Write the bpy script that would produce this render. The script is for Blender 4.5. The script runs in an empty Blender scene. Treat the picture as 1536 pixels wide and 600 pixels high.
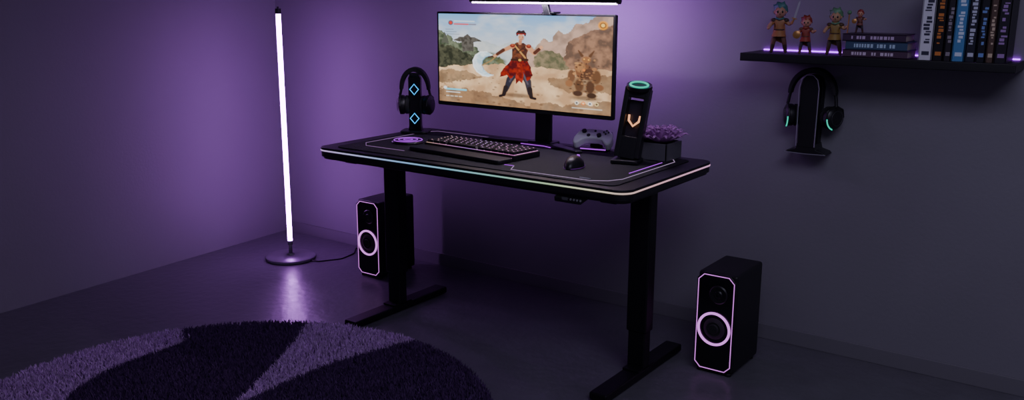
import bpy, bmesh, math, random
import numpy as np
from mathutils import Vector, Matrix, Euler
random.seed(7); rng=np.random.default_rng(7)
SC=bpy.context.scene; COL=SC.collection
rad=math.radians
# ---------------------------------------------------------------- materials
def srgb(r,g,b):
    f=lambda c:(c/255/12.92) if c/255<=0.04045 else ((c/255+0.055)/1.055)**2.4
    return (f(r),f(g),f(b),1)
MATS={}
def mat(name,col=(.02,.02,.02,1),rough=.5,metal=0,emit=None,es=0,bump=0,bscale=200,var=0,coat=0,sheen=0):
    if name in MATS: return MATS[name]
    m=bpy.data.materials.new(name); m.use_nodes=True; nt=m.node_tree; b=nt.nodes['Principled BSDF']
    b.inputs['Base Color'].default_value=col; b.inputs['Roughness'].default_value=rough
    b.inputs['Metallic'].default_value=metal
    if coat: b.inputs['Coat Weight'].default_value=coat
    if sheen: b.inputs['Sheen Weight'].default_value=sheen
    if emit: b.inputs['Emission Color'].default_value=emit; b.inputs['Emission Strength'].default_value=es
    tc=nt.nodes.new('ShaderNodeTexCoord'); n=nt.nodes.new('ShaderNodeTexNoise'); n.inputs['Scale'].default_value=bscale
    n.inputs['Detail'].default_value=4; nt.links.new(tc.outputs['Object'],n.inputs['Vector'])
    if bump:
        bp=nt.nodes.new('ShaderNodeBump'); bp.inputs['Strength'].default_value=bump; bp.inputs['Distance'].default_value=.002
        nt.links.new(n.outputs['Fac'],bp.inputs['Height']); nt.links.new(bp.outputs['Normal'],b.inputs['Normal'])
    r=nt.nodes.new('ShaderNodeMapRange'); r.inputs['To Min'].default_value=max(0,rough-.06-var); r.inputs['To Max'].default_value=min(1,rough+.06+var)
    nt.links.new(n.outputs['Fac'],r.inputs['Value']); nt.links.new(r.outputs['Result'],b.inputs['Roughness'])
    MATS[name]=m; return m
def glow(name,col,es): return mat(name,(.02,.02,.02,1),.5,0,col,es)
BLK=mat('black_plastic',(.010,.010,.012,1),.38,bump=.15,bscale=600)
BLKM=mat('black_powder_metal',(.009,.009,.011,1),.42,.3,bump=.2,bscale=900)
GLS=mat('gloss_black',(.007,.007,.009,1),.12)
RUB=mat('black_rubber',(.016,.016,.018,1),.75,bump=.3,bscale=300)
DRK=mat('dark_grey_plastic',(.035,.034,.04,1),.4)
G_LAV=glow('lavender_led',(.66,.20,.80,1),1.15)
G_PUR=glow('purple_led',(.42,.05,.80,1),1.2)
G_BLU=glow('cyan_led',(.03,.42,1,1),1.5)
G_TEA=glow('teal_led',(.02,.62,.42,1),1.1)
G_ORG=glow('amber_led',(1,.42,.20,1),1.5)
# ---------------------------------------------------------------- helpers
def grp(name,loc=(0,0,0),rz=0):
    e=bpy.data.objects.new(name,None); e.empty_display_size=.05; COL.objects.link(e)
    e.location=loc; e.rotation_euler=(0,0,rad(rz)); return e
def obj(name,me,parent=None,mats=(),smooth=False):
    o=bpy.data.objects.new(name,me); COL.objects.link(o)
    for m in mats: me.materials.append(m)
    if parent: o.parent=parent
    if smooth:
        for p in me.polygons: p.use_smooth=True
    return o
def addbevel(o,w,seg=3):
    md=o.modifiers.new('bevel','BEVEL'); md.width=w; md.segments=seg; md.limit_method='ANGLE'; md.angle_limit=rad(35)
    for p in o.data.polygons: p.use_smooth=True
    try:
        wn=o.modifiers.new('wn','WEIGHTED_NORMAL'); wn.keep_sharp=True
    except Exception: pass
def box(name,parent,c,s,m,bev=0,rot=(0,0,0)):
    bm=bmesh.new(); bmesh.ops.create_cube(bm,size=1); bmesh.ops.scale(bm,vec=s,verts=bm.verts)
    me=bpy.data.meshes.new(name); bm.to_mesh(me); bm.free()
    o=obj(name,me,parent,[m]); o.location=c; o.rotation_euler=[rad(a) for a in rot]
    if bev: addbevel(o,bev)
    return o
def cyl(name,parent,c,r,h,m,rot=(0,0,0),r2=None,seg=40,bev=0):
    bm=bmesh.new(); bmesh.ops.create_cone(bm,cap_ends=True,segments=seg,radius1=r,radius2=r if r2 is None else r2,depth=h)
    me=bpy.data.meshes.new(name); bm.to_mesh(me); bm.free()
    o=obj(name,me,parent,[m]); o.location=c; o.rotation_euler=[rad(a) for a in rot]
    if bev: addbevel(o,bev)
    else:
        for p in me.polygons: p.use_smooth=len(p.vertices)==4
    return o
def sph(name,parent,c,s,m,rot=(0,0,0),seg=24):
    bm=bmesh.new(); bmesh.ops.create_uvsphere(bm,u_segments=seg,v_segments=seg//2,radius=1); bmesh.ops.scale(bm,vec=s,verts=bm.verts)
    me=bpy.data.meshes.new(name); bm.to_mesh(me); bm.free()
    o=obj(name,me,parent,[m],True); o.location=c; o.rotation_euler=[rad(a) for a in rot]; return o
def torus(name,parent,c,R,r,m,rot=(0,0,0),sx=1,sy=1,seg=56,ms=10):
    v=[];f=[]
    for i in range(seg):
        a=2*math.pi*i/seg
        for j in range(ms):
            b=2*math.pi*j/ms; v.append(((R+r*math.cos(b))*math.cos(a)*sx,(R+r*math.cos(b))*math.sin(a)*sy,r*math.sin(b)))
            f.append((i*ms+j,((i+1)%seg)*ms+j,((i+1)%seg)*ms+(j+1)%ms,i*ms+(j+1)%ms))
    me=bpy.data.meshes.new(name); me.from_pydata(v,[],f); o=obj(name,me,parent,[m],True); o.location=c; o.rotation_euler=[rad(a) for a in rot]; return o
def prism(name,parent,pts,t,m,c=(0,0,0),rot=(0,0,0),bev=0,plane='XZ'):
    n=len(pts); v=[]
    for s in (-t/2,t/2):
        for a,b in pts:
            v.append((a,s,b) if plane=='XZ' else ((a,b,s) if plane=='XY' else (s,a,b)))
    f=[tuple(range(n)),tuple(range(2*n-1,n-1,-1))]+[(i,(i+1)%n,n+(i+1)%n,n+i) for i in range(n)]
    me=bpy.data.meshes.new(name); me.from_pydata(v,[],f)
    bm=bmesh.new(); bm.from_mesh(me); bmesh.ops.recalc_face_normals(bm,faces=bm.faces); bm.to_mesh(me); bm.free()
    o=obj(name,me,parent,[m]); o.location=c; o.rotation_euler=[rad(a) for a in rot]
    if bev: addbevel(o,bev)
    return o
def tube(name,parent,pts,r,m,cyclic=False,smooth=False,flat=None,c=(0,0,0),rot=(0,0,0),radii=None):
    cu=bpy.data.curves.new(name,'CURVE'); cu.dimensions='3D'; cu.bevel_depth=r; cu.bevel_resolution=4; cu.use_fill_caps=True
    if smooth:
        s=cu.splines.new('NURBS'); s.order_u=4; s.use_endpoint_u=not cyclic; cu.resolution_u=8
    else: s=cu.splines.new('POLY')
    s.points.add(len(pts)-1)
    for i,(p,q) in enumerate(zip(s.points,pts)):
        p.co=(q[0],q[1],q[2],1)
        if radii: p.radius=radii[i]
    s.use_cyclic_u=cyclic
    t=bpy.data.objects.new('tmp',cu); COL.objects.link(t)
    dg=bpy.context.evaluated_depsgraph_get(); dg.update()
    me=bpy.data.meshes.new_from_object(t.evaluated_get(dg)); bpy.data.objects.remove(t); bpy.data.curves.remove(cu)
    me.name=name; me.materials.clear()
    if flat:
        for v in me.vertices: v.co=Vector((v.co.x*flat[0],v.co.y*flat[1],v.co.z*flat[2]))
    o=obj(name,me,parent,[m],True); o.location=c; o.rotation_euler=[rad(a) for a in rot]; return o
def lathe(name,parent,prof,m,c=(0,0,0),rot=(0,0,0),seg=48):
    v=[];f=[];n=len(prof)
    for i in range(seg):
        a=2*math.pi*i/seg
        for r,z in prof: v.append((r*math.cos(a),r*math.sin(a),z))
    for i in range(seg):
        for j in range(n-1):
            f.append((i*n+j,((i+1)%seg)*n+j,((i+1)%seg)*n+j+1,i*n+j+1))
    me=bpy.data.meshes.new(name); me.from_pydata(v,[],f)
    bm=bmesh.new(); bm.from_mesh(me); bmesh.ops.remove_doubles(bm,verts=bm.verts,dist=1e-6); bmesh.ops.recalc_face_normals(bm,faces=bm.faces); bm.to_mesh(me); bm.free()
    o=obj(name,me,parent,[m],True); o.location=c; o.rotation_euler=[rad(a) for a in rot]
    md=o.modifiers.new('es','EDGE_SPLIT'); md.split_angle=rad(40); return o
class MB:
    def __init__(s): s.v=[];s.f=[];s.mi=[]
    def box(s,c,sz,mi=0,R=None,taper=1):
        b=len(s.v)
        for dz in (-.5,.5):
            k=taper if dz>0 else 1
            for dx,dy in ((-.5,-.5),(.5,-.5),(.5,.5),(-.5,.5)):
                p=Vector((dx*sz[0]*k,dy*sz[1]*k,dz*sz[2]))
                if R: p=R@p
                s.v.append((p.x+c[0],p.y+c[1],p.z+c[2]))
        for q in ((3,2,1,0),(4,5,6,7),(0,1,5,4),(1,2,6,5),(2,3,7,6),(3,0,4,7)):
            s.f.append(tuple(b+i for i in q)); s.mi.append(mi)
    def make(s,name,parent,mats,bev=0):
        me=bpy.data.meshes.new(name); me.from_pydata(s.v,[],s.f); o=obj(name,me,parent,mats)
        me.polygons.foreach_set('material_index',s.mi)
        if bev: addbevel(o,bev,2)
        return o
def rrect(w,h,r,n=6,cx=0,cy=0,ch=False):
    pts=[]
    for sx,sy,a0 in ((1,1,0),(-1,1,90),(-1,-1,180),(1,-1,270)):
        for i in range((1 if ch else n)+1):
            a=rad(a0+90*i/(1 if ch else n)); pts.append((cx+sx*(w/2-r)+r*math.cos(a),cy+sy*(h/2-r)+r*math.sin(a)))
    return pts
# ---------------------------------------------------------------- camera (fitted)
H=1.326; YAW,PIT,ROL=rad(35.717),rad(12.887),rad(.213)
F=Vector((-math.sin(YAW)*math.cos(PIT),math.cos(YAW)*math.cos(PIT),-math.sin(PIT)))
R=Vector((math.cos(YAW),math.sin(YAW),0)); U=R.cross(F)
R2=R*math.cos(ROL)+U*math.sin(ROL); U2=U*math.cos(ROL)-R*math.sin(ROL)
cd=bpy.data.cameras.new('camera'); cam=bpy.data.objects.new('camera',cd); COL.objects.link(cam)
cd.sensor_width=36; cd.lens=1356.7*36/1536; cd.clip_start=.02
M=Matrix((R2,U2,-F)).transposed().to_4x4(); M.translation=(0,0,H); cam.matrix_world=M
SC.camera=cam
# ---------------------------------------------------------------- room
WX,WY,CH=-3.971,3.319,2.6; X1,Y0=2.2,-1.6
def roommat(name,c1,c2,scale,rough,bump,bscale,rvar=.05,dist=.003):
    m=bpy.data.materials.new(name); m.use_nodes=True; nt=m.node_tree; N=nt.nodes; L=nt.links; b=N['Principled BSDF']
    tc=N.new('ShaderNodeTexCoord'); a=N.new('ShaderNodeTexNoise'); a.inputs['Scale'].default_value=scale; a.inputs['Detail'].default_value=6
    L.new(tc.outputs['Object'],a.inputs['Vector'])
    cr=N.new('ShaderNodeValToRGB'); cr.color_ramp.elements[0].position=.3; cr.color_ramp.elements[1].position=.7
    cr.color_ramp.elements[0].color=c1; cr.color_ramp.elements[1].color=c2; L.new(a.outputs['Fac'],cr.inputs['Fac']); L.new(cr.outputs['Color'],b.inputs['Base Color'])
    mr=N.new('ShaderNodeMapRange'); mr.inputs['From Min'].default_value=.3; mr.inputs['From Max'].default_value=.7
    mr.inputs['To Min'].default_value=rough-rvar; mr.inputs['To Max'].default_value=rough+rvar; L.new(a.outputs['Fac'],mr.inputs['Value']); L.new(mr.outputs['Result'],b.inputs['Roughness'])
    n2=N.new('ShaderNodeTexNoise'); n2.inputs['Scale'].default_value=bscale; n2.inputs['Detail'].default_value=5; L.new(tc.outputs['Object'],n2.inputs['Vector'])
    bp=N.new('ShaderNodeBump'); bp.inputs['Strength'].default_value=bump; bp.inputs['Distance'].default_value=dist; L.new(n2.outputs['Fac'],bp.inputs['Height']); L.new(bp.outputs['Normal'],b.inputs['Normal'])
    return m
WALL=roommat('painted_wall',(.225,.212,.245,1),(.25,.236,.272,1),1.5,.62,.2,90)
FLOOR=roommat('polished_concrete',(.115,.110,.130,1),(.145,.138,.164,1),9,.33,.5,26,.04,.005)
CEIL=roommat('ceiling_paint',(.3,.3,.31,1),(.33,.33,.34,1),2,.8,.1,60)
BASE=mat('baseboard_paint',(.19,.18,.205,1),.6)
def slab(n,x0,x1,y0,y1,z0,z1,m): return box(n,None,((x0+x1)/2,(y0+y1)/2,(z0+z1)/2),(x1-x0,y1-y0,z1-z0),m)
slab('floor',WX-.1,X1,Y0,WY+.1,-.1,0,FLOOR)
prism('wall_left',None,[(WX,WY+.1),(WX,WY),(WX+.33,Y0),(WX-.1,Y0),(WX-.1,WY+.1)],CH,WALL,(0,0,CH/2),plane='XY')
slab('wall_back',WX,X1,WY,WY+.1,0,CH,WALL)
slab('ceiling',WX-.1,X1,Y0,WY+.1,CH,CH+.1,CEIL)
o=slab('baseboard_back',WX,X1,WY-.009,WY,0,.060,BASE); addbevel(o,.002)
# ---------------------------------------------------------------- desk
DX0,DX1,DY0,DY1,DT=-2.654,-1.280,2.377,3.030,.74
dw,dd=DX1-DX0,DY1-DY0; dcx,dcy=(DX0+DX1)/2,(DY0+DY1)/2
desk=grp('standing_desk',(dcx,dcy,0))
top=rrect(dw,dd,.05,8)
TOPM=mat('desk_top_carbon',(.012,.012,.015,1),.45,bump=.2,bscale=500)
prism('desktop_upper',desk,top,.009,TOPM,(0,0,DT-.0045),plane='XY',bev=.002)
prism('desktop_core',desk,rrect(dw-.004,dd-.004,.048,8),.022,BLK,(0,0,DT-.0255),plane='XY',bev=.003)
prism('desktop_chamfer',desk,rrect(dw-.02,dd-.02,.04,8),.012,BLK,(0,0,DT-.040),plane='XY',bev=.004)
def rainbow():
    m=bpy.data.materials.new('rgb_led_strip'); m.use_nodes=True; nt=m.node_tree; N=nt.nodes; L=nt.links; b=N['Principled BSDF']
    tc=N.new('ShaderNodeTexCoord'); sp=N.new('ShaderNodeSeparateXYZ'); L.new(tc.outputs['Object'],sp.inputs[0])
    md=N.new('ShaderNodeMath'); md.operation='MULTIPLY_ADD'; md.inputs[1].default_value=.35; L.new(sp.outputs['Y'],md.inputs[0]); L.new(sp.outputs['X'],md.inputs[2])
    mr=N.new('ShaderNodeMapRange'); mr.inputs['From Min'].default_value=-.80; mr.inputs['From Max'].default_value=.80; L.new(md.outputs[0],mr.inputs['Value'])
    cr=N.new('ShaderNodeValToRGB'); e=cr.color_ramp.elements
    cols=[(0,(.75,.45,1,1)),(.12,(.60,.58,1,1)),(.27,(.32,.55,.95,1)),(.42,(.28,.62,.80,1)),(.55,(.32,.65,.58,1)),(.68,(.55,.75,.46,1)),(.80,(.9,.80,.60,1)),(.90,(1,.55,.62,1)),(1,(.95,.45,.8,1))]
    e[0].position=0; e[0].color=cols[0][1]; e[1].position=1; e[1].color=cols[-1][1]
    for p,c in cols[1:-1]:
        k=e.new(p); k.color=c
    L.new(mr.outputs['Result'],cr.inputs['Fac']); L.new(cr.outputs['Color'],b.inputs['Emission Color']); b.inputs['Emission Strength'].default_value=.85
    b.inputs['Base Color'].default_value=(.02,.02,.02,1); return m
prism('edge_led',desk,rrect(dw+.002,dd+.002,.051,8),.0040,rainbow(),(0,0,DT-.0115),plane='XY')
FY0,FY1=2.42-dcy,2.992-dcy
for nm,fx in (('l',-2.544-dcx),('r',-1.389-dcx)):
    box('foot_'+nm,desk,(fx,(FY0+FY1)/2,.019),(.066,FY1-FY0,.028),BLKM,.006)
    for k,yy in enumerate((FY0+.03,FY1-.03)): cyl(f'foot_pad_{nm}{k}',desk,(fx,yy,.003),.02,.006,RUB)
    box('leg_outer_'+nm,desk,(fx,0.0,.43),(.078,.056,.52),BLKM,.006)
    box('leg_inner_'+nm,desk,(fx,0.0,.19),(.066,.046,.32),BLKM,.005)
    box('leg_flange_'+nm,desk,(fx,0.0,.036),(.066,.11,.008),BLKM,.002)
    box('top_bracket_'+nm,desk,(fx,0.0,.684),(.06,.5,.02),BLKM,.004)
box('crossbar',desk,(0,0.03,.672),(1.14,.05,.035),BLKM,.004)
box('controller',desk,(-1.492-dcx,DY0-dcy+.022,.689),(.10,.05,.018),BLK,.004,rot=(12,0,0))
box('controller_display',desk,(-1.50-dcx,DY0-dcy-.0035,.690),(.022,.002,.009),mat('ctrl_disp',(.1,.1,.11,1),.2))
for i in range(4): cyl(f'controller_button_{i}',desk,(-1.478-dcx+i*.012,DY0-dcy-.0035,.690),.0035,.002,mat('ctrl_btn',(.25,.25,.27,1),.4),rot=(90,0,0),seg=16)
# ---------------------------------------------------------------- desk mat with light line
mx0,mx1,my0,my1=-2.585,-1.345,2.415,2.975
dm=grp('desk_mat',((mx0+mx1)/2,(my0+my1)/2,DT))
MATC=mat('mat_fabric',(.012,.010,.015,1),.8,bump=.4,bscale=1500)
prism('mat_body',dm,rrect(mx1-mx0,my1-my0,.03,6),.003,MATC,(0,0,.0018),plane='XY',bev=.001)
G_MAT=glow('mat_line_glow',(.50,.27,.62,1),.42)
def ml(n,pts,m=G_MAT,r=.0015):
    tube(n,dm,[(x-(mx0+mx1)/2,y-(my0+my1)/2,.0036) for x,y in pts],r,m)
ml('line_a',[(-2.245,2.955),(-2.52,2.955),(-2.55,2.92),(-2.55,2.55),(-2.50,2.50),(-2.30,2.50)])
ml('line_b',[(-1.79,2.50),(-1.76,2.44),(-1.45,2.44),(-1.40,2.47),(-1.375,2.52),(-1.375,2.90),(-1.40,2.94),(-1.52,2.955)],glow('mat_line_bright',(.62,.45,.72,1),.55))
ml('line_c',[(-1.79,2.50),(-1.83,2.50)],G_PUR)
ml('line_d',[(-1.405,2.62),(-1.405,2.86)],G_PUR,.0018)
for i in range(6): ml(f'dash_{i}',[(-2.52+i*.03,2.455),(-2.505+i*.03,2.455)],mat('mat_print',(.12,.11,.13,1),.6))
ml('logo',[(-1.50,2.462),(-1.46,2.462)],mat('mat_print2',(.35,.33,.4,1),.6),.0028)
TZ=DT+.0035
# ---------------------------------------------------------------- game picture (vertex painted)
def make_screen_mesh(name,parent,w,h,loc):
    NX,NY=440,220
    PX,PY=256.,150.
    gx,gy=np.meshgrid(np.linspace(0,PX,NX),np.linspace(0,PY,NY))
    S=lambda c: np.array([srgb(*c)[i] for i in range(3)])
    def vn(sc,seed,ay=1.0):
        rg=np.random.default_rng(seed); n=int(PX/sc)+4; mm=int(PY/sc*ay)+4
        g=rg.random((mm,n)); fx=gx/sc; fy=gy/sc*ay; ix=fx.astype(int); iy=fy.astype(int); tx=fx-ix; ty=fy-iy
        tx=tx*tx*(3-2*tx); ty=ty*ty*(3-2*ty)
        return (g[iy,ix]*(1-tx)+g[iy,ix+1]*tx)*(1-ty)+(g[iy+1,ix]*(1-tx)+g[iy+1,ix+1]*tx)*ty
    def fbm(sc,seed,ay=1.): return (vn(sc,seed,ay)*.5+vn(sc/2,seed+1,ay)*.28+vn(sc/4,seed+2,ay)*.15+vn(max(sc/8,1.3),seed+3,ay)*.07)
    t=np.clip(gy/90,0,1)[...,None]
    img=S((120,165,210))*(1-t)+S((232,222,208))*t
    cl=np.clip((fbm(40,3,1.8)-.47)*3.2,0,1)[...,None]; img=img*(1-.55*cl)+S((240,232,222))*.55*cl
    wob=(fbm(10,50)-.5)*5; wob2=(fbm(10,60)-.5)*5
    def poly(pts,col,a=1.,w=1.,tex=None,ta=.35,tsc=10,seed=11):
        nonlocal img
        X=gx+wob*w; Y=gy+wob2*w; ins=np.zeros(gx.shape,bool); n=len(pts)
        for i in range(n):
            x0,y0=pts[i]; x1,y1=pts[(i+1)%n]
            if y0==y1: continue
            c=((y0>Y)!=(y1>Y))&(X<(x1-x0)*(Y-y0)/(y1-y0)+x0); ins^=c
        c=S(col)[None,None,:]*np.ones(gx.shape+(1,))
        if tex is not None:
            k=np.clip((fbm(tsc,seed)-.5)*3+.5,0,1)[...,None]; c=c*(1-k)+S(tex)*k
        m=(ins*a)[...,None]; img=img*(1-m)+c*m
    def ell(cx,cy,rx,ry,col,a=1.,soft=.25):
        nonlocal img
        d=np.sqrt(((gx-cx)/rx)**2+((gy-cy)/ry)**2); m=(np.clip((1-d)/soft,0,1)*a)[...,None]; img=img*(1-m)+S(col)*m
    def stroke(pts,r,col,a=1.):
        nonlocal img
        d=np.full(gx.shape,1e9); rr=r if isinstance(r,(list,tuple)) else [r]*len(pts)
        for i in range(len(pts)-1):
            (x0,y0),(x1,y1)=pts[i],pts[i+1]; L=(x1-x0)**2+(y1-y0)**2+1e-9
            u=np.clip(((gx-x0)*(x1-x0)+(gy-y0)*(y1-y0))/L,0,1)
            d=np.minimum(d,np.hypot(gx-x0-u*(x1-x0),gy-y0-u*(y1-y0))-(rr[i]*(1-u)+rr[i+1]*u))
        m=(np.clip(.6-d,0,1)*a)[...,None]; img=img*(1-m)+S(col)*m
    # far ranges
    poly([(40,62),(70,42),(95,52),(118,40),(150,50),(150,95),(30,95)],(176,184,188),1,1.5,(200,202,200),tsc=14)
    poly([(120,70),(138,48),(150,52),(160,36),(172,40),(182,22),(196,26),(206,12),(222,10),(236,-4),(262,-6),(262,100),(112,100)],(188,156,138),1,2,(140,116,102),tsc=16,seed=21)
    poly([(196,40),(214,26),(232,22),(262,8),(262,98),(186,98)],(150,114,92),1,2,(96,76,64),tsc=10,seed=31)
    poly([(150,62),(168,54),(186,60),(196,74),(196,98),(146,98)],(132,118,94),1,2.5,(88,88,66),tsc=7,seed=41)
    # left ruins and foliage
    poly([(-6,34),(4,30),(12,36),(22,44),(40,50),(58,56),(74,62),(96,70),(110,82),(110,98),(-6,98)],(112,118,98),1,3,(62,70,54),tsc=6,seed=5)
    poly([(-6,52),(18,54),(36,60),(60,72),(78,84),(80,100),(-6,104)],(78,78,62),1,2.5,(44,46,36),tsc=5,seed=8)
    poly([(24,44),(34,39),(58,38),(70,44),(60,46),(57,47),(57,62),(38,62),(38,47)],(92,88,82),1,.8,(62,58,52),tsc=4)
    poly([(40,39),(47,33),(54,39)],(84,78,72),1,.4)
    poly([(4,50),(10,30),(16,50)],(82,84,74),1,1)
    ell(84,68,12,8,(74,80,52),.85,.5); ell(66,72,12,8,(66,72,48),.85,.5); ell(100,76,10,6,(92,92,62),.8,.5)
    # ground
    poly([(-6,92),(30,86),(70,82),(120,80),(180,84),(262,80),(262,156),(-6,156)],(230,194,156),1,1.5,(184,146,112),tsc=22,seed=70)
    poly([(-6,98),(26,94),(60,98),(70,104),(40,112),(-6,120)],(140,110,82),.8,3,(92,74,58),tsc=8,seed=77)
    poly([(-6,128),(40,124),(90,134),(130,142),(190,138),(262,128),(262,156),(-6,156)],(136,104,78),.75,3,(90,68,54),tsc=12,seed=80)
    poly([(176,96),(230,90),(262,92),(262,112),(200,118),(170,108)],(120,92,68),.7,3,(86,66,52),tsc=8,seed=90)
    for i in range(60):
        x=rng.random()*256; y=88+rng.random()*60; s=.6+rng.random()*1.8*(y-70)/60; ell(x,y,s*1.6,s,(96,74,58),.6,.5)
    # crescent blade
    poly([(88,66),(78,61),(68,62),(60,68),(56,77),(57,87),(62,95),(71,101),(80,102),(88,99),(80,97),(73,91),(70,84),(71,76),(76,70),(82,68)],(178,206,222),.95,.2,(226,238,244),tsc=6,seed=12)
    stroke([(78,61),(68,62),(60,68),(56,77),(57,87),(62,95),(71,101),(80,102),(88,99)],[.4,.8,.9,.9,.9,.9,.8,.6,.3],(246,251,255),.95)
    stroke([(82,68),(76,70),(71,76),(70,84),(73,91)],.5,(96,140,170),.8)
    stroke([(98,61),(88,68),(80,70)],[1,1.2,1],(70,50,40)); stroke([(70,84),(84,76),(92,68)],.8,(150,120,80),.9)
    # hero
    ell(124,130,30,5,(70,52,42),.7,.6)
    stroke([(123,88),(113,105),(107,123)],[6.5,5.0,3],(44,42,52)); stroke([(107,118),(104,130)],[3.4,2.8],(38,30,30)); stroke([(104,131),(98,133)],1.9,(34,26,26))
    stroke([(131,88),(140,106),(143,125)],[6.5,5.0,3.2],(54,50,58)); stroke([(143,118),(145,130)],[3.6,2.8],(40,32,32)); stroke([(145,132),(151,133)],1.9,(34,26,26))
    stroke([(121,92),(113,108)],1.2,(78,74,86),.8); stroke([(133,94),(140,110)],1.2,(88,82,92),.8)
    poly([(116,70),(138,70),(144,82),(147,96),(140,106),(136,96),(131,84),(126,86),(120,98),(113,104),(107,98),(96,101),(104,86)],(140,44,36),1,.9,(74,22,24),tsc=6,seed=6)
    poly([(124,78),(131,78),(134,96),(132,110),(127,106),(122,112),(122,96)],(160,56,44),1,.6,(98,30,26),tsc=5)
    poly([(116,50),(123,44),(134,44),(142,50),(138,62),(138,73),(116,73),(116,62)],(112,64,44),1,.4,(54,34,30),tsc=4,seed=9)
    stroke([(119,47),(136,68)],1.1,(180,134,84)); stroke([(138,48),(124,60)],.8,(60,38,30)); stroke([(116,72),(139,71)],1.8,(56,32,24)); ell(128,72,2.6,2.2,(200,156,86),1)
    stroke([(117,50),(104,57),(92,66)],[3.6,2.8,2.2],(190,134,102)); stroke([(103,57),(94,64)],[2.7,2.4],(80,46,34)); ell(90,67,2.8,2.6,(206,150,116))
    stroke([(140,50),(149,60),(157,52)],[3.6,3,2.2],(196,140,108)); stroke([(150,59),(156,53)],[2.6,2.4],(78,44,34)); ell(159,50,2.9,3.1,(210,154,120))
    ell(117,49,4.4,3.6,(120,44,36),1); ell(141,49,4.4,3.6,(120,44,36),1); ell(117,48,2.4,1.6,(176,96,70),.8); ell(141,48,2.4,1.6,(176,96,70),.8)
    stroke([(128,45),(129,40)],2.4,(180,126,98)); ell(129.5,35,4.6,5.8,(206,154,124)); ell(132.5,36.5,2.4,4.4,(178,124,98),.7,.5)
    poly([(123.5,34),(122.2,28),(126,24),(130,25),(134,23.6),(137.4,29),(135.8,34),(133.5,30),(126.5,30)],(48,28,24),1,.3)
    stroke([(124,30),(135.5,30)],.7,(150,42,36)); ell(127.8,35,.8,.6,(40,24,20)); ell(131.8,35,.8,.6,(40,24,20)); stroke([(128.5,38.4),(131.3,38.4)],.3,(140,70,60))
    # golem
    ell(222,126,26,5,(64,46,36),.7,.6)
    for q in [(218,84,14,15,(118,80,58)),(214,78,8,9,(156,112,78)),(226,88,9,11,(84,58,44)),(222,66,7,6,(142,98,68)),(236,92,7,13,(100,70,50)),(202,92,6,12,(108,76,56)),(199,104,6,6,(138,96,68)),(240,108,7,6,(122,84,60)),
              (213,106,7,12,(94,66,48)),(228,108,7,12,(80,56,42)),(211,119,8,5,(68,48,38)),(230,121,8,5,(62,44,34))]:
        ell(*q[:4],q[4],1,.3)
    for q in [(219,65,1.4,1.2,(240,180,100)),(225,66,1.4,1.2,(240,180,100)),(219,82,2.6,2.4,(206,126,76)),(209,72,4,2,(176,132,92)),(206,88,3,3,(180,130,90)),(233,80,4,3,(160,112,78)),(216,92,2,5,(60,40,30))]: ell(*q[:4],q[4],.95,.4)
    for k in range(70):
        x=222+rng.normal(0,11); y=92+rng.normal(0,15)
        if y<122: ell(x,y,.8+rng.random()*2.2,.7+rng.random()*1.6,((56,40,32),(170,124,88),(130,92,66),(84,60,46))[k%4],.8,.5)
    stroke([(216,60),(211,52)],[2,.6],(90,62,44)); stroke([(227,60),(232,52)],[2,.6],(90,62,44))
    # hud
    ell(20,15,4.5,4.5,(44,50,66),.9); ell(20,15,3,3,(210,70,60),.9); stroke([(26,12),(58,12)],.7,(236,240,240),.7); stroke([(26,17),(48,17)],1.0,(206,60,58),.9); stroke([(50,17),(60,17)],1.0,(90,40,44),.6)
    for k in range(3): stroke([(12,26+k*4),(24+k*5,26+k*4)],.5,(80,84,90),.6)
    stroke([(12,128),(44,128)],1.4,(120,205,228),.95); stroke([(12,133),(34,133)],.7,(235,235,235),.8); ell(10,126,3.2,3.2,(230,236,240),.9)
    for k in range(4): stroke([(12+k*7,140),(16+k*7,140)],.7,(226,220,210),.7)
    for k,(c1,c2) in enumerate([((230,226,214),(60,56,60)),((222,120,70),(250,210,160)),((230,230,228),(70,70,76)),((226,200,150),(80,60,48))]): ell(210+k*9,134,3.2,3.4,c1,.9); ell(210+k*9,134,1.8,1.9,c2,.9)
    stroke([(204,142),(244,142)],.6,(230,225,215),.7)
    ell(243,13,7.5,7.5,(226,150,60),.9); ell(243,13,5,5,(120,74,40),.9); ell(243,13,3,3,(250,206,120),.9)
    g=img.mean(axis=2,keepdims=True); img=np.clip(g+(img-g)*1.12,0,2)
    xs=np.linspace(-w/2,w/2,NX); zs=np.linspace(h/2,-h/2,NY)
    X,Z=np.meshgrid(xs,zs); V=np.stack([X.ravel(),np.zeros(X.size),Z.ravel()],1)
    me=bpy.data.meshes.new(name)
    i=np.arange((NY-1)*(NX-1)); rr=i//(NX-1); cc=i%(NX-1); a=rr*NX+cc
    Fq=np.stack([a,a+NX,a+NX+1,a+1],1)
    me.vertices.add(len(V)); me.vertices.foreach_set('co',V.astype(np.float32).ravel())
    me.loops.add(len(Fq)*4); me.loops.foreach_set('vertex_index',Fq.ravel().astype(np.int32))
    me.polygons.add(len(Fq)); me.polygons.foreach_set('loop_start',(np.arange(len(Fq))*4).astype(np.int32)); me.polygons.foreach_set('loop_total',np.full(len(Fq),4,np.int32))
    me.update(calc_edges=True)
    ca=me.color_attributes.new('picture','FLOAT_COLOR','POINT')
    rgba=np.concatenate([img.reshape(-1,3),np.ones((img.shape[0]*img.shape[1],1))],1).astype(np.float32); ca.data.foreach_set('color',rgba.ravel())
    m=bpy.data.materials.new('display_picture'); m.use_nodes=True; nt=m.node_tree; b=nt.nodes['Principled BSDF']
    at=nt.nodes.new('ShaderNodeVertexColor'); at.layer_name='picture'
    nt.links.new(at.outputs['Color'],b.inputs['Emission Color']); b.inputs['Emission Strength'].default_value=1.5
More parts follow.
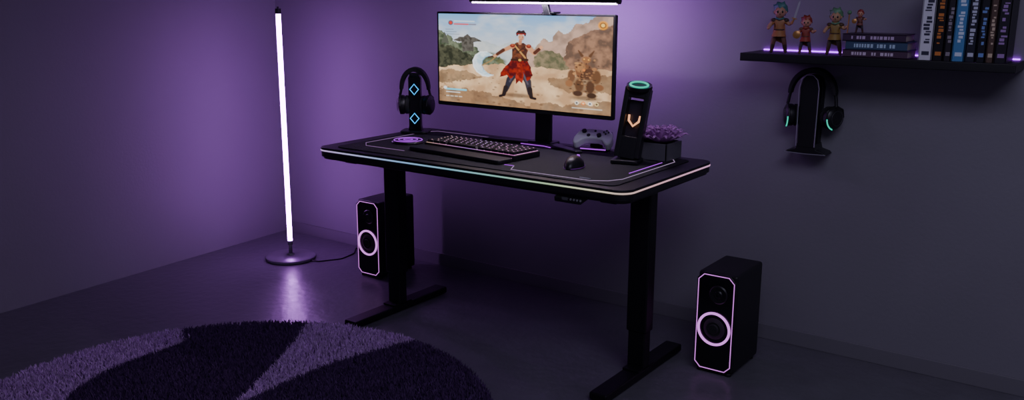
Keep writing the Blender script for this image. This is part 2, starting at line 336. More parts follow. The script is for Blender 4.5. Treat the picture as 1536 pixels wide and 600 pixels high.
    b.inputs['Base Color'].default_value=(.005,.005,.005,1); b.inputs['Roughness'].default_value=.3
    o=obj(name,me,parent,[m]); o.location=loc; return o
# ---------------------------------------------------------------- monitor
MX,MY,MZ=-2.008,2.85,1.066; MW,MH=.822,.374
mon=grp('ultrawide_monitor',(MX,MY,0))
BEZ=mat('monitor_bezel',(.012,.012,.014,1),.35)
prism('panel_body',mon,rrect(MW,MH,.006,4),.018,BEZ,(0,0,MZ),bev=.002)
prism('rear_housing',mon,rrect(MW*.62,MH*.66,.03,4),.03,BEZ,(0,.022,MZ-.01),bev=.008)
make_screen_mesh('screen',mon,MW-.018,MH-.024,(0,-.0096,MZ+.004))
NX_=.050
box('neck',mon,(NX_,.085,DT+.145),(.072,.022,.27),BLK,.006)
box('neck_mount',mon,(NX_-.01,.055,MZ-.02),(.10,.05,.09),BLK,.008)
box('base_hub',mon,(NX_,.085,TZ+.008),(.11,.07,.016),BLK,.005)
prism('base_arm_l',mon,[(0.02,.055),(0.05,.085),(-.205,.055),(-.215,.03)],.01,BLK,(0,0,TZ+.006),plane='XY',bev=.003)
prism('base_arm_r',mon,[(0.03,.09),(0.06,.06),(.262,-.02),(.282,.0),(.08,.11)],.01,BLK,(0,0,TZ+.006),plane='XY',bev=.003)
tube('base_glow',mon,[(-.03,.043,TZ+.003),(.08,.043,TZ+.003),(.12,.028,TZ+.003)],.0016,G_PUR)
prism('rear_led',mon,rrect(MW*.8,.014,.004,3),.003,glow('monitor_rear_led',(.50,.14,.95,1),14),(0,.012,MZ+.155))
# light bar
lb=grp('monitor_light_bar',(-1.885,2.80,0))
LBZ=1.3015
cyl('bar',lb,(0,0,LBZ),.012,.655,BLK,rot=(0,90,0),bev=.002)
box('diffuser',lb,(0,-.003,LBZ-.0105),(.63,.012,.006),glow('light_bar_led',(.86,.66,1,1),16))
prism('clip_arm',lb,[(-.014,.0),(.014,0),(.030,-.052),(.004,-.052)],.016,BLK,(0,.02,LBZ-.002),bev=.002)
box('clip_foot',lb,(.015,.045,1.2565),(.05,.05,.006),BLK,.002)
# ---------------------------------------------------------------- keyboard
kb=grp('keyboard',(-2.055,2.655,TZ),-5)
prism('case',kb,rrect(.46,.150,.008,4),.020,BLK,(0,0,.0110),plane='XY',bev=.003)
def kbglow(nm,st):
    m=bpy.data.materials.new(nm); m.use_nodes=True; nt=m.node_tree; N=nt.nodes; b=N['Principled BSDF']
    tc=N.new('ShaderNodeTexCoord'); sp=N.new('ShaderNodeSeparateXYZ'); nt.links.new(tc.outputs['Object'],sp.inputs[0])
    mr=N.new('ShaderNodeMapRange'); mr.inputs['From Min'].default_value=-.23; mr.inputs['From Max'].default_value=.23; nt.links.new(sp.outputs['X'],mr.inputs['Value'])
    cr=N.new('ShaderNodeValToRGB'); e=cr.color_ramp.elements; e[0].color=(.80,.50,.25,1); e[1].color=(.80,.12,.60,1)
    k=e.new(.22); k.color=(.75,.25,.55,1); k=e.new(.5); k.color=(.50,.2,.80,1); k=e.new(.75); k.color=(.75,.2,.55,1)
    nt.links.new(mr.outputs['Result'],cr.inputs['Fac']); nt.links.new(cr.outputs['Color'],b.inputs['Emission Color']); b.inputs['Emission Strength'].default_value=st
    return m
KG=kbglow('key_backlight',.75)
box('backlight_plate',kb,(0,0,.0215),(.446,.134,.0012),KG)
K=MB()
rows=[[1]*17,[1]*13+[2]+[1]*2,[1.5]+[1]*12+[1.5]+[1]*2,[1.8]+[1]*11+[2.2]+[1]*2,[2.3]+[1]*10+[1.7,1,1,1],[1.3,1.3,1.3,6.2,1.3,1.3,1.3,1,1,1]]
for ri,row in enumerate(rows):
    tot=sum(row); u=.444/tot; x=-.222; yy=.056-ri*.0222
    for w in row:
        K.box((x+w*u/2,yy,.027),(w*u-.0032,.0192,.010),0,taper=.88); x+=w*u
K.make('keycaps',kb,[mat('keycap',(.010,.009,.012,1),.55)],.0012)
L=MB()
for ri,row in enumerate(rows):
    tot=sum(row); u=.444/tot; x=-.222; yy=.056-ri*.0222
    for w in row:
        if w<3: L.box((x+w*u/2,yy+.002,.0322),(.005,.004,.0006),0)
        x+=w*u
L.make('legends',kb,[KG])
prism('wrist_rest',kb,rrect(.46,.078,.012,4),.014,mat('wrist_rest_leather',(.014,.012,.016,1),.5),(0,-.118,.008),plane='XY',bev=.004)
tube('front_glow',kb,[(-.22,-.0765,.012),(.22,-.0765,.012)],.0012,KG)
pk=grp('wireless_charging_pad',(-2.42,2.655,TZ),0)
lathe('puck',pk,[(0,0),(.062,0),(.065,.004),(.062,.010),(.045,.012),(0,.012)],BLK)
torus('ring_outer',pk,(0,0,.011),.056,.0018,G_PUR); torus('ring_inner',pk,(0,0,.0125),.038,.0014,G_PUR)
torus('ring_core',pk,(0,0,.0125),.018,.0012,G_PUR)
# ---------------------------------------------------------------- mouse
ms=grp('gaming_mouse',(-1.610,2.605,TZ),10)
bm=bmesh.new(); bmesh.ops.create_uvsphere(bm,u_segments=40,v_segments=24,radius=1)
for v in bm.verts:
    x,y,z=v.co; w=.031*(1+.10*math.cos(y*4)) ; v.co=(x*w,y*.060,max(z,-.05)*(.036 if y<0.3 else .036-.012*(y-.3)))
    v.co.z+=.004*(1-abs(y))
me=bpy.data.meshes.new('shell'); bm.to_mesh(me); bm.free()
zmin=min(v.co.z for v in me.vertices)
o=obj('shell',me,ms,[mat('mouse_black',(.014,.013,.016,1),.34)],True); o.location=(0,0,-zmin)
box('button_split',ms,(0,.034,.0325),(.0014,.040,.003),RUB,rot=(-18,0,0))
cyl('wheel',ms,(0,.034,.0315),.008,.007,G_PUR,rot=(0,90,0),seg=20)
torus('mouse_sheen',ms,(0,0,.0030),.054,.0008,glow('mouse_sheen_emit',(.30,.05,.55,1),.35),sx=.60,sy=1.08)  # dim emissive ring stands in for the purple sheen on the black shell
# ---------------------------------------------------------------- headphones
def headphones(P,z,w,led,dz=.150,A=8,n=''):
    hw=w/2; pts=[]; A=rad(A)
    for i in range(21):
        a=math.pi*i/20; pts.append((-math.cos(a)*(hw),0,z-.085+math.sin(a)*.085))
    V=[];Fc=[]
    for i,(x,_,zz) in enumerate(pts):
        a=math.pi*i/20; nx,nz=-math.cos(a),math.sin(a); wd=.016+.006*math.sin(a); th=.0055+.004*math.sin(a)
        for s,t in ((-1,-1),(1,-1),(1,1),(-1,1)): V.append((x+nx*t*th,s*wd,zz+nz*t*th))
    for i in range(20):
        for k in range(4): Fc.append((i*4+k,i*4+(k+1)%4,i*4+4+(k+1)%4,i*4+4+k))
    Fc+= [(3,2,1,0),(80,81,82,83)]
    me=bpy.data.meshes.new('headband'); me.from_pydata(V,[],Fc); o=obj('headband'+n,me,P,[RUB]); addbevel(o,.003)
    for s,sd in ((-1,'l'),(1,'r')):
        cx=s*hw; cz=z-dz
        ax=(s*math.cos(A),-math.sin(A)); fr=(-s*math.sin(A),-math.cos(A))
        pt=lambda o_,f_,zz_: (cx+ax[0]*o_+fr[0]*f_, ax[1]*o_+fr[1]*f_, zz_)
        tube('yoke_'+sd+n,P,[(cx,0,z-.08),(cx+s*.004,0,z-.10),pt(.008,0,cz+.040)],.006,BLK)
        tube('yoke_fork_'+sd+n,P,[pt(.004,.043,cz),pt(.006,.036,cz+.028),pt(.006,0,cz+.044),pt(.006,-.036,cz+.028),pt(.004,-.043,cz)],.004,BLK,smooth=True)
        lathe('cup_'+sd+n,P,[(0,-.018),(.036,-.018),(.041,-.008),(.041,.006),(.034,.014),(.020,.018),(0,.018)],BLK,(cx,0,cz),rot=(0,s*90,-s*math.degrees(A)))
        lathe('cushion_'+sd+n,P,[(.018,-.030),(.030,-.034),(.039,-.028),(.040,-.019),(.018,-.018)],RUB,(cx,0,cz),rot=(0,s*90,-s*math.degrees(A)))
        if led:
            tube('cup_led_'+sd+n,P,[pt(.009,.0415*math.cos(t),cz+.0415*math.sin(t)) for t in [rad(-72+10*k) for k in range(8)]],.0024,led,smooth=True)
        torus('cup_trim_'+sd+n,P,pt(.0165,0,cz),.026,.0016,DRK,rot=(0,s*90,-s*math.degrees(A)))
hs=grp('desk_headphone_stand',(-2.575,2.875,TZ),28)
prism('base',hs,rrect(.12,.11,.02,5),.010,BLK,(0,0,.006),plane='XY',bev=.003)
prism('post',hs,[(-.030,.010),(.030,.010),(.026,.03),(.026,.232),(.016,.250),(-.016,.250),(-.026,.232),(-.026,.03)],.030,GLS,(0,0,0),bev=.003)
def diamond(n,P,c,s,m,y):
    tube(n,P,[(c[0],y,c[1]+s),(c[0]+s*.85,y,c[1]),(c[0],y,c[1]-s),(c[0]-s*.85,y,c[1])],.0024,m,cyclic=True)
diamond('glyph_top',hs,(0,.185),.022,G_BLU,-.017); diamond('glyph_bottom',hs,(0,.062),.022,G_BLU,-.017)
box('cradle',hs,(0,0,.246),(.040,.05,.012),BLK,.004)
hp=grp('headphones',(-2.575,2.875,TZ),28)
headphones(hp,.268,.118,None)
# wall hung
wh=grp('wall_headphone_holder',(-1.025,WY,0),0)
SIL=mat('brushed_silver',(.50,.48,.55,1),.35,.7)
prism('back_plate',wh,[(-.030,.785),(.030,.785),(.033,1.0),(.026,1.030),(.012,1.045),(-.012,1.045),(-.026,1.030),(-.033,1.0)],.03,BLK,(0,-.015,0),bev=.004)
prism('arm_plate',wh,[(-.030,.785),(.030,.785),(.033,1.0),(.026,1.030),(.012,1.045),(-.012,1.045),(-.026,1.030),(-.033,1.0)],.018,BLK,(0,-.075,0),bev=.004)
box('cradle_arm',wh,(0,-.045,1.025),(.05,.07,.018),BLK,.004)
tube('silver_rim',wh,[(-.033,-.086,.79),(-.035,-.086,1.0),(-.028,-.086,1.030),(-.012,-.086,1.046),(.012,-.086,1.046),(.028,-.086,1.030),(.035,-.086,1.0),(.033,-.086,.79)],.0020,SIL)
prism('foot_plate',wh,[(-.074,.764),(.074,.764),(.066,.772),(.038,.780),(.033,.80),(-.033,.80),(-.038,.780),(-.066,.772)],.082,BLK,(0,-.042,0),bev=.003)
tube('foot_rim',wh,[(-.074,-.084,.765),(.0,-.084,.763),(.074,-.084,.765)],.0018,SIL)
hw=grp('headphones',(-1.020,WY-.058,0),0)
headphones(hw,1.062,.160,G_TEA,.165,26)
# ---------------------------------------------------------------- glowing desk tower
tw=grp('controller_charging_tower',(-1.508,2.79,TZ),14)
prism('base',tw,[(-.048,-.045),(.048,-.045),(.052,.03),(.042,.055),(-.042,.055),(-.052,.03)],.014,BLK,(0,0,.008),plane='XY',bev=.004)
TL,TY=-10,6
TM=Euler((rad(TL),rad(TY),0)).to_matrix()
def twp(n,c,s,m,b=.003):
    c=TM@Vector(c); return box(n,tw,(c.x,c.y,c.z+.012),s,m,b,rot=(TL,TY,0))
twp('post_l',(-.036,0,.130),(.018,.046,.246),BLK); twp('post_r',(.036,0,.130),(.018,.046,.246),BLK)
twp('lower_block',(0,0,.042),(.060,.044,.078),BLK); twp('upper_block',(0,0,.235),(.060,.044,.036),BLK)
c=TM@Vector((0,-.003,.257))
lathe('cap',tw,[(0,0),(.044,0),(.046,.006),(.044,.014),(.030,.012),(0,.010)],BLK,(c.x,c.y,c.z+.006),rot=(12,TY,0))
torus('cap_ring',tw,(c.x,c.y-.003,c.z+.0195),.031,.0040,G_TEA,rot=(12,TY,0))
e=[TM@Vector(q) for q in [(-.020,-.002,.168),(-.018,-.004,.148),(0,-.006,.130),(.018,-.004,.148),(.020,-.002,.168)]]
tube('emblem',tw,[(q.x,q.y,q.z) for q in e],.0040,G_ORG)
twp('emblem_bracket',(0,.006,.132),(.060,.008,.008),DRK,.002)
twp('rear_mesh',(0,.019,.14),(.058,.003,.14),mat('smoked_panel',(.03,.025,.04,1),.3),.001)
# ---------------------------------------------------------------- game controller
gc=grp('game_controller',(-1.725,2.935,TZ),12)
WHT=mat('controller_white',(.90,.88,.94,1),.4)
out=[(-.035,.034),(.035,.034),(.055,.030),(.068,.014),(.076,-.018),(.074,-.044),(.064,-.054),(.052,-.046),(.038,-.026),(.018,-.020),(-.018,-.020),(-.038,-.026),(-.052,-.046),(-.064,-.054),(-.074,-.044),(-.076,-.018),(-.068,.014),(-.055,.030)]
GT=-58; GZ=.050
o=prism('shell',gc,out,.034,WHT,(0,0,GZ),rot=(GT,0,0),bev=.010)
def gp(n,x,z,r,h,m):
    c=Matrix.Rotation(rad(GT),3,'X')@Vector((x,-.018,z)); cyl(n,gc,(c.x,c.y,c.z+GZ),r,h,m,rot=(90+GT,0,0),seg=24)
gp('stick_l',-.042,.012,.0088,.013,BLK); gp('stick_r',.022,-.008,.0088,.013,BLK); gp('dpad',-.020,-.008,.007,.004,DRK)
for i,(a,b) in enumerate(((.044,.022),(.053,.013),(.035,.013),(.044,.004))): gp(f'btn_{i}',a,b,.0033,.005,DRK)
gp('home',0,.018,.0045,.004,DRK)
c=Matrix.Rotation(rad(GT),3,'X')@Vector((0,.008,.032))
for k in (-1,1): box('trigger_%d'%k,gc,(k*.045,c.y,c.z+GZ),(.03,.02,.012),BLK,.004,rot=(GT,0,0))
prism('dock',gc,rrect(.11,.06,.012,4),.012,BLK,(0,.01,.007),plane='XY',bev=.003)
box('dock_back',gc,(0,.024,.022),(.05,.010,.034),BLK,.003,rot=(-15,0,0))
tube('dock_glow',gc,[(-.05,-.021,.009),(.05,-.021,.009)],.0022,G_PUR)
# ---------------------------------------------------------------- planter
pl=grp('succulent_planter',(-1.475,2.945,TZ),0)
POT=mat('grey_ceramic',(.13,.125,.145,1),.55,bump=.3,bscale=250)
for n_,c_,s_ in (('wall_f',(0,-.056,.031),(.15,.008,.062)),('wall_b',(0,.056,.031),(.15,.008,.062)),('wall_l',(-.071,0,.031),(.008,.12,.062)),('wall_r',(.071,0,.031),(.008,.12,.062)),('bottom',(0,0,.005),(.14,.11,.01))):
    box('pot_'+n_,pl,c_,s_,POT,.002)
box('soil',pl,(0,0,.050),(.138,.108,.01),mat('soil',(.02,.015,.012,1),.9,bump=1,bscale=300))
def succ(n,c,s,seed):
    rg=random.Random(seed); V=[];Fc=[]
    for ring in range(6):
        k=6+ring*2; el=rad(82-ring*13)
        for i in range(k):
            az=2*math.pi*(i+.5*(ring%2))/k+rg.uniform(-.08,.08); Ln=s*(.55+.13*ring)*rg.uniform(.9,1.1); wd=s*.15
            d=Vector((math.cos(az)*math.cos(el),math.sin(az)*math.cos(el),math.sin(el))); sd=Vector((-math.sin(az),math.cos(az),0)); up=d.cross(sd)*-1
            b=len(V); base=Vector(c)
            for t,w_,th in ((0,.35,.5),(.35,.8,.9),(.7,1,.8),(.9,.6,.45)):
                p=base+d*Ln*t+up*(-.15*Ln*t*t)
                for q in (sd*wd*w_,up*wd*.35*th,-sd*wd*w_,-up*wd*.45*th): V.append(p+q)
            V.append(base+d*Ln*1.05+up*(.02*Ln))
            for j in range(3):
                for q in range(4): Fc.append((b+j*4+q,b+j*4+(q+1)%4,b+j*4+4+(q+1)%4,b+j*4+4+q))
            for q in range(4): Fc.append((b+12+q,b+12+(q+1)%4,b+16))
    me=bpy.data.meshes.new(n); me.from_pydata([tuple(v) for v in V],[],Fc)
    return obj(n,me,pl,[mat('purple_succulent',(.62,.26,.66,1),.5)],True)
succ('rosette_1',(.028,-.01,.058),.085,1); succ('rosette_2',(-.035,.005,.056),.062,2); succ('rosette_3',(.004,.036,.056),.055,3)
# ---------------------------------------------------------------- speakers
def speaker(loc):
    sp=grp('tower_speaker',loc,0)
    w,d,h=.146,.245,.362
    box('cabinet',sp,(w/2,d/2+.006,h/2+.012),(w,d-.006,h),mat('speaker_cabinet',(.012,.012,.014,1),.45,bump=.15,bscale=500),.010)
    prism('front_baffle',sp,rrect(w-.002,h-.002,.022,1,ch=True),.010,GLS,(w/2,.004,h/2+.012),bev=.002)
    tube('edge_led',sp,[(w/2+a,-.002,h/2+.012+b) for a,b in rrect(w-.014,h-.014,.020,1,ch=True)],.0017,G_LAV,cyclic=True)
    lathe('woofer_surround',sp,[(.0,.006),(.016,.006),(.020,.001),(.026,.003),(.048,-.010),(.054,-.004),(.058,.000)],RUB,(w/2,-.006,.172),rot=(90,0,0))
    sph('woofer_dome',sp,(w/2,-.003,.172),(.022,.008,.022),GLS)
    torus('woofer_led',sp,(w/2,-.0045,.172),.0575,.0046,glow('woofer_ring_led',(.70,.22,.84,1),1.5),rot=(90,0,0))
    lathe('tweeter_plate',sp,[(0,.004),(.012,.006),(.016,.002),(.030,.004),(.034,0)],BLK,(w/2+.010,-.003,.300),rot=(90,0,0))
    torus('tweeter_ring',sp,(w/2+.010,-.004,.300),.028,.002,DRK,rot=(90,0,0)); sph('tweeter_dome',sp,(w/2+.010,-.003,.300),(.011,.007,.011),GLS)
    for i,(a,b) in enumerate(((.02,.02),(w-.02,.02),(.02,d-.02),(w-.02,d-.02))): cyl(f'foot_{i}',sp,(a,b,.006),.012,.013,RUB)
    return sp
speaker((-1.252,2.866,0)); speaker((-3.035,2.955,0))
# ---------------------------------------------------------------- floor lamp
fl=grp('led_floor_lamp',(-3.508,2.946,0))
BM=mat('lamp_base_metal',(.30,.28,.33,1),.38,.6)
lathe('base_disc',fl,[(0,0),(.118,0),(.124,.004),(.124,.014),(.118,.019),(.02,.021),(.016,.03),(0,.03)],BM,seg=64)
cyl('stem',fl,(0,0,.055),.009,.07,BM)
cyl('tube_housing_bottom',fl,(0,0,.085),.013,.02,BM)
TUBE=glow('lamp_tube_led',(.60,.21,.95,1),36)
cyl('light_tube',fl,(0,0,.660),.0118,1.13,TUBE,seg=24)
cyl('end_cap',fl,(0,0,1.237),.014,.026,DRK,bev=.002); cyl('hook',fl,(0,0,1.253),.004,.012,DRK)
tube('power_cable',fl,[(.11,.02,.006),(.16,.04,.003),(.22,.14,.003),(.20,.25,.003),(.14,.32,.003),(.16,.358,.003)],.003,BLK,smooth=True)
# ---------------------------------------------------------------- rug
RC=(-2.27,1.57); RR=.878
rug=grp('round_shag_rug',(RC[0],RC[1],0))
RD=srgb(88,56,108); RL=srgb(212,168,226)
lathe('backing',rug,[(0,0.001),(RR-.01,0.001),(RR,.006),(RR-.01,.012),(0,.012)],mat('rug_backing',(.05,.03,.08,1),.95),seg=96)
n=110000
r=RR*np.sqrt(rng.random(n)); a=rng.random(n)*2*np.pi; bx=r*np.cos(a); by=r*np.sin(a)
hgt=rng.uniform(.012,.021,n); ang=rng.random(n)*2*np.pi; ln=rng.uniform(.002,.011,n); tw_=rng.random(n)*np.pi; wd=rng.uniform(.0014,.0026,n)
wx,wyy=np.cos(tw_)*wd,np.sin(tw_)*wd
base=np.stack([bx,by,np.full(n,.011)],1); midp=base+np.stack([np.cos(ang)*ln*.4,np.sin(ang)*ln*.4,hgt*.6],1); tip=base+np.stack([np.cos(ang)*ln,np.sin(ang)*ln,hgt],1)
Wv=np.stack([wx,wyy,np.zeros(n)],1)
V=np.stack([base-Wv,base+Wv,midp+Wv,midp-Wv,tip],1).reshape(-1,3)
i5=np.arange(n)*5
quad=np.stack([i5,i5+1,i5+2,i5+3],1); tri=np.stack([i5+3,i5+2,i5+4],1)
li=np.concatenate([quad.ravel(),tri.ravel()]).astype(np.int32)
ls=np.concatenate([np.arange(n)*4,4*n+np.arange(n)*3]).astype(np.int32); lt=np.concatenate([np.full(n,4),np.full(n,3)]).astype(np.int32)
me=bpy.data.meshes.new('pile'); me.vertices.add(len(V)); me.vertices.foreach_set('co',V.astype(np.float32).ravel())
me.loops.add(len(li)); me.loops.foreach_set('vertex_index',li); me.polygons.add(2*n); me.polygons.foreach_set('loop_start',ls); me.polygons.foreach_set('loop_total',lt); me.update(calc_edges=True)
deg=np.degrees(a)%360+rng.normal(0,.5,n); q=1-r/RR
sm=np.clip((.74-r)/.22,0,1); sm=sm*sm*(3-2*sm)
b1=86+20*q; b2=119-5*q; b3=152+52*sm; b4=222+20*q; b5=268+30*q; b6=318+15*q
dk=((deg>b2)&(deg<b3))|((deg>18+20*q)&(deg<b1))|((deg>b4)&(deg<b5))|(deg>b6)
colr=np.where(dk[:,None],np.array(RD)[None,:3],np.array(RL)[None,:3])*rng.uniform(.7,1.25,(n,1))
C=np.repeat(np.concatenate([colr,np.ones((n,1))],1),5,axis=0).astype(np.float32)
ca=me.color_attributes.new('pile_col','FLOAT_COLOR','POINT'); ca.data.foreach_set('color',C.ravel())
pm=bpy.data.materials.new('shag_pile'); pm.use_nodes=True; b=pm.node_tree.nodes['Principled BSDF']; at=pm.node_tree.nodes.new('ShaderNodeVertexColor'); at.layer_name='pile_col'
pm.node_tree.links.new(at.outputs['Color'],b.inputs['Base Color']); b.inputs['Roughness'].default_value=.9
obj('pile',me,rug,[pm])
# ---------------------------------------------------------------- shelf
SZ=1.122
sf=grp('wall_shelf',(0,0,0))
SX0,SX1,SY=-1.245,-.372,3.119
box('board',sf,((SX0+SX1)/2,(SY+WY)/2,SZ-.014),(SX1-SX0,WY-SY-.001,.028),mat('shelf_black',(.012,.012,.014,1),.45,bump=.2,bscale=300),.003)
box('led_strip',sf,((SX0+SX1)/2,WY-.004,SZ+.003),(SX1-SX0-.03,.005,.004),glow('shelf_led',(.34,.03,.85,1),7))
def colm(n,c,r=.5): return mat(n,srgb(*c),r)
bk=grp('row_of_books',(0,0,0))
specs=[(.040,.235,(225,225,232),(60,60,80)),(.032,.240,(22,22,26),(214,130,60)),(.022,.215,(40,36,44),(150,140,150)),(.036,.225,(80,140,190),(225,238,248)),(.030,.24,(34,36,52),(200,205,220)),(.026,.21,(24,24,34),(120,150,210)),(.022,.22,(92,72,62),(210,190,160)),(.034,.245,(30,28,38),(170,130,190))]
x=-.655; PAGE=colm('book_pages',(190,182,165),.8)
for i,(w,h,c,tc_) in enumerate(specs):
    B=MB(); y0=SY+.018; d=.145
    B.box((x+w/2,y0+d/2,SZ+h/2+.0005),(w-.006,d-.006,h-.006),1)
    B.box((x+.0012,y0+d/2,SZ+h/2+.0005),(.0024,d,h),0); B.box((x+w-.0026,y0+d/2,SZ+h/2+.0005),(.0024,d,h),0); B.box((x+w/2,y0+.0015,SZ+h/2+.0005),(w-.002,.003,h),0)
    rg=random.Random(i+3); zz=SZ+.05+rg.random()*.01
    while zz<SZ+h-.045:
        l=rg.uniform(.004,.012)
        if rg.random()<.85:
            B.box((x+w/2+rg.uniform(-.1,.1)*w,y0-.0003,zz+l/2),(w*rg.uniform(.25,.5),.0006,l*.85),2)
        zz+=l+.002
    B.box((x+w/2,y0-.0003,SZ+.022),(w*.55,.0006,.012),2); B.box((x+w/2,y0-.0003,SZ+h-.018),(w*.7,.0006,.003),2)
    B.make(f'book_{i}',bk,[colm(f'cover_{i}',c,.45),PAGE,colm(f'spine_print_{i}',tc_,.5)]); x+=w+.0015
st=grp('stack_of_books',(0,0,0))
zz=SZ+.0005
for i,(w,t,c,tc_) in enumerate([(.205,.024,(84,60,82),(220,200,220)),(.195,.028,(64,84,112),(190,215,230)),(.20,.024,(70,48,74),(205,180,210))]):
    B=MB(); d=.13; cx=-.790+(.006 if i==1 else 0)-.004*i; y0=SY+.016+.004*i; 
    B.box((cx,y0+d/2,zz+t/2),(w-.006,d-.006,t-.005),1); B.box((cx,y0+d/2,zz+.0012),(w,d,.0024),0); B.box((cx,y0+d/2,zz+t-.0012),(w,d,.0024),0); B.box((cx,y0+.0015,zz+t/2),(w,.003,t-.001),0)
    rg=random.Random(i+30); xx=cx-w*.36
    while xx<cx+w*.30:
        l=rg.uniform(.005,.012)
        if rg.random()<.85: B.box((xx+l/2,y0-.0003,zz+t/2),(l*.85,.0006,t*.42),2)
        xx+=l+.002
    B.make(f'stacked_book_{i}',st,[colm(f'scover_{i}',c,.45),PAGE,colm(f'sprint_{i}',tc_,.5)]); zz+=t
STZ=zz
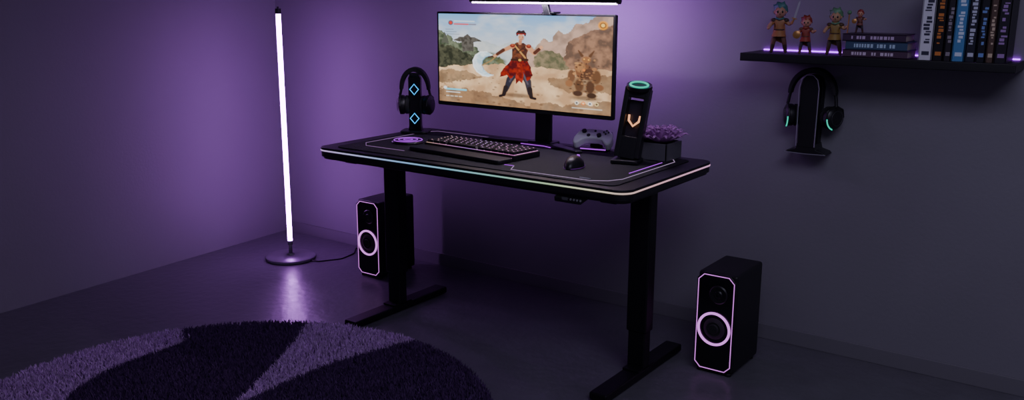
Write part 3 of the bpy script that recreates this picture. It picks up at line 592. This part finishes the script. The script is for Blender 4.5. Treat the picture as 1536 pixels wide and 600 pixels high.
# ---------------------------------------------------------------- figurines
def figurine(name,loc,ht,rz,hair,tunic,pants,boots,skin,prop,spiky=True):
    P=grp(name,loc,rz); s=ht/1.0
    SK=colm('fig_skin_%d_%d_%d'%skin,skin,.5); HR=colm('fig_hair_%d_%d_%d'%hair,hair,.45); TU=colm('fig_tunic_%d_%d_%d'%tunic,tunic,.5); PA=colm('fig_pants_%d_%d_%d'%pants,pants,.6); BO=colm('fig_boots_%d_%d_%d'%boots,boots,.5)
    jt=[(0,0,.42),(0,0,.52),(0,0,.62),(0,0,.70),(-.10,0,.63),(-.19,-.02,.54),(-.21,-.10,.47),(.10,0,.63),(.19,0,.56),(.25,-.07,.62),
        (-.06,0,.38),(-.10,-.01,.22),(-.12,0,.06),(-.125,-.07,.03),(.06,0,.38),(.11,-.02,.22),(.14,.01,.06),(.145,-.06,.03)]
    ed=[(0,1),(1,2),(2,3),(2,4),(4,5),(5,6),(2,7),(7,8),(8,9),(0,10),(10,11),(11,12),(12,13),(0,14),(14,15),(15,16),(16,17)]
    rd=[.085,.075,.085,.04,.05,.040,.032,.05,.040,.032,.065,.050,.040,.032,.065,.050,.040,.032]
    me=bpy.data.meshes.new('b'); me.from_pydata([tuple(c*s for c in v) for v in jt],ed,[])
    o=bpy.data.objects.new('b',me); COL.objects.link(o); sk=o.modifiers.new('s','SKIN'); 
    for i,v in enumerate(me.skin_vertices[0].data): v.radius=(rd[i]*s,rd[i]*s); v.use_root=(i==0)
    sb=o.modifiers.new('ss','SUBSURF'); sb.levels=2; sb.render_levels=2
    dg=bpy.context.evaluated_depsgraph_get(); dg.update(); m2=bpy.data.meshes.new_from_object(o.evaluated_get(dg)); bpy.data.objects.remove(o)
    m2.materials.clear(); body=obj('body',m2,P,[SK,TU,PA,BO],True)
    zmin=min(v.co.z for v in m2.vertices)
    for p in m2.polygons:
        c=p.center/s; p.material_index=3 if c.z<.17 else 2 if c.z<.37 else 1 if (abs(c.x)<.14 and c.z<.68) else 0
    dz=-zmin; body.location.z=dz
    S=lambda v:(v[0]*s,v[1]*s,v[2]*s+dz)
    sph('head',P,S((0,-.01,.80)),(.105*s,.10*s,.115*s),SK)
    for k in (-1,1):
        sph('eye_%d'%k,P,S((k*.042,-.098,.805)),(.020*s,.012*s,.026*s),GLS,seg=12); sph('ear_%d'%k,P,S((k*.108,0,.80)),(.02*s,.02*s,.035*s),SK,seg=12)
        sph('shoulder_pad_%d'%k,P,S((k*.115,0,.64)),(.062*s,.062*s,.045*s),BO,seg=16)
    sph('nose',P,S((0,-.112,.785)),(.012*s,.014*s,.014*s),SK,seg=12); box('mouth',P,S((0,-.107,.755)),(.03*s,.008*s,.006*s),GLS)
    bm=bmesh.new(); bmesh.ops.create_icosphere(bm,subdivisions=3,radius=1)
    for v in bm.verts:
        k=1+.10*math.sin(v.co.x*9+v.co.z*5)+ .08*math.sin(v.co.y*11)
        if v.co.y<-.35 and v.co.z<.45: k*=.72
        if spiky and v.co.z>.2: k*=1+.22*max(0,math.sin(v.co.x*12)*math.cos(v.co.y*10))
        v.co=Vector((v.co.x*.135*k*s,(v.co.y*.13*k+.018)*s,(v.co.z*.14*k+.02)*s))
    hm=bpy.data.meshes.new('hair'); bm.to_mesh(hm); bm.free(); h_=obj('hair',hm,P,[HR],True); h_.location=S((0,.008,.825))
    lathe('skirt',P,[(.085*s,.0),(.11*s,-.05*s),(.145*s,-.13*s),(.13*s,-.125*s),(.08*s,0)],TU,S((0,0,.46)),seg=20)
    torus('belt',P,S((0,0,.46)),.088*s,.014*s,BO,seg=24)
    tube('collar',P,[S((-.07,-.05,.68)),S((0,-.085,.66)),S((.07,-.05,.68)),S((.05,.05,.70)),S((-.05,.05,.70))],.018*s,HR,cyclic=True,smooth=True)
    GD=mat('fig_gold',srgb(190,140,80),.35,.5)
    hx=S((.25,-.07,.62))
    if prop=='sword':
        tube('grip',P,[(hx[0]-.02*s,hx[1],hx[2]-.05*s),(hx[0]+.02*s,hx[1],hx[2]+.06*s)],.016*s,GD); prism('blade',P,[(-.022*s,0),(.022*s,0),(.018*s,.30*s),(0,.36*s),(-.018*s,.30*s)],.012*s,SIL,(hx[0]+.022*s,hx[1],hx[2]+.06*s),rot=(0,14,0)); box('guard',P,(hx[0]+.02*s,hx[1],hx[2]+.06*s),(.10*s,.03*s,.02*s),GD,0,rot=(0,14,0))
    elif prop=='staff':
        tube('staff',P,[(hx[0],hx[1]-.01*s,hx[2]-.34*s),(hx[0]+.02*s,hx[1],hx[2]+.25*s)],.013*s,GD); sph('orb',P,(hx[0]+.02*s,hx[1],hx[2]+.28*s),(.045*s,)*3,HR,seg=14)
    else:
        lathe('shield',P,[(0,.02*s),(.06*s,.015*s),(.10*s,0),(.10*s,-.01*s),(0,.005*s)],GD,S((-.21,-.13,.50)),rot=(90,0,0),seg=20)
    prism('cape',P,[(-.09*s,.66*s),(.09*s,.66*s),(.14*s,.25*s),(.05*s,.20*s),(-.05*s,.24*s),(-.14*s,.21*s)],.014*s,TU,(0,.085*s,dz),rot=(6,0,0),bev=.004*s)
    return P
FZ=SZ+.0003
figurine('fantasy_figurine',(-1.135,3.195,FZ),.180,18,(70,120,120),(170,115,70),(110,74,58),(72,52,42),(190,140,112),'sword')
figurine('fantasy_figurine',(-1.040,3.195,FZ),.135,14,(150,56,40),(155,64,48),(64,54,72),(108,74,54),(200,145,118),'shield')
figurine('fantasy_figurine',(-.942,3.20,FZ),.162,10,(100,145,108),(150,122,58),(78,66,48),(82,60,40),(190,148,112),'staff')
figurine('fantasy_figurine',(-.862,3.20,STZ+.0003),.080,10,(150,50,44),(120,70,60),(60,50,60),(80,50,40),(205,150,120),'shield',False)
# ---------------------------------------------------------------- lights
def area(name,loc,size,sy,energy,col,tgt,spread=180):
    l=bpy.data.lights.new(name,'AREA'); l.shape='RECTANGLE'; l.size=size; l.size_y=sy; l.energy=energy; l.color=col; l.spread=rad(spread)
    o=bpy.data.objects.new(name,l); COL.objects.link(o); o.location=loc
    d=Vector(tgt)-Vector(loc); o.rotation_euler=d.to_track_quat('-Z','Y').to_euler(); return o
area('ceiling_light',(.2,1.3,2.55),1.8,1.8,42,(.74,.72,1),(.1,1.7,0))
area('monitor_backlight',(-2.05,2.93,1.22),.74,.04,6.5,(.60,.22,1),(-2.1,3.4,1.36))
area('light_bar_lamp',(-1.885,2.795,1.286),.62,.012,2.4,(.88,.76,1),(-1.885,2.80,.74))
w=bpy.data.worlds.new('world'); SC.world=w; w.use_nodes=True; w.node_tree.nodes['Background'].inputs[0].default_value=(.60,.52,.90,1); w.node_tree.nodes['Background'].inputs[1].default_value=.09
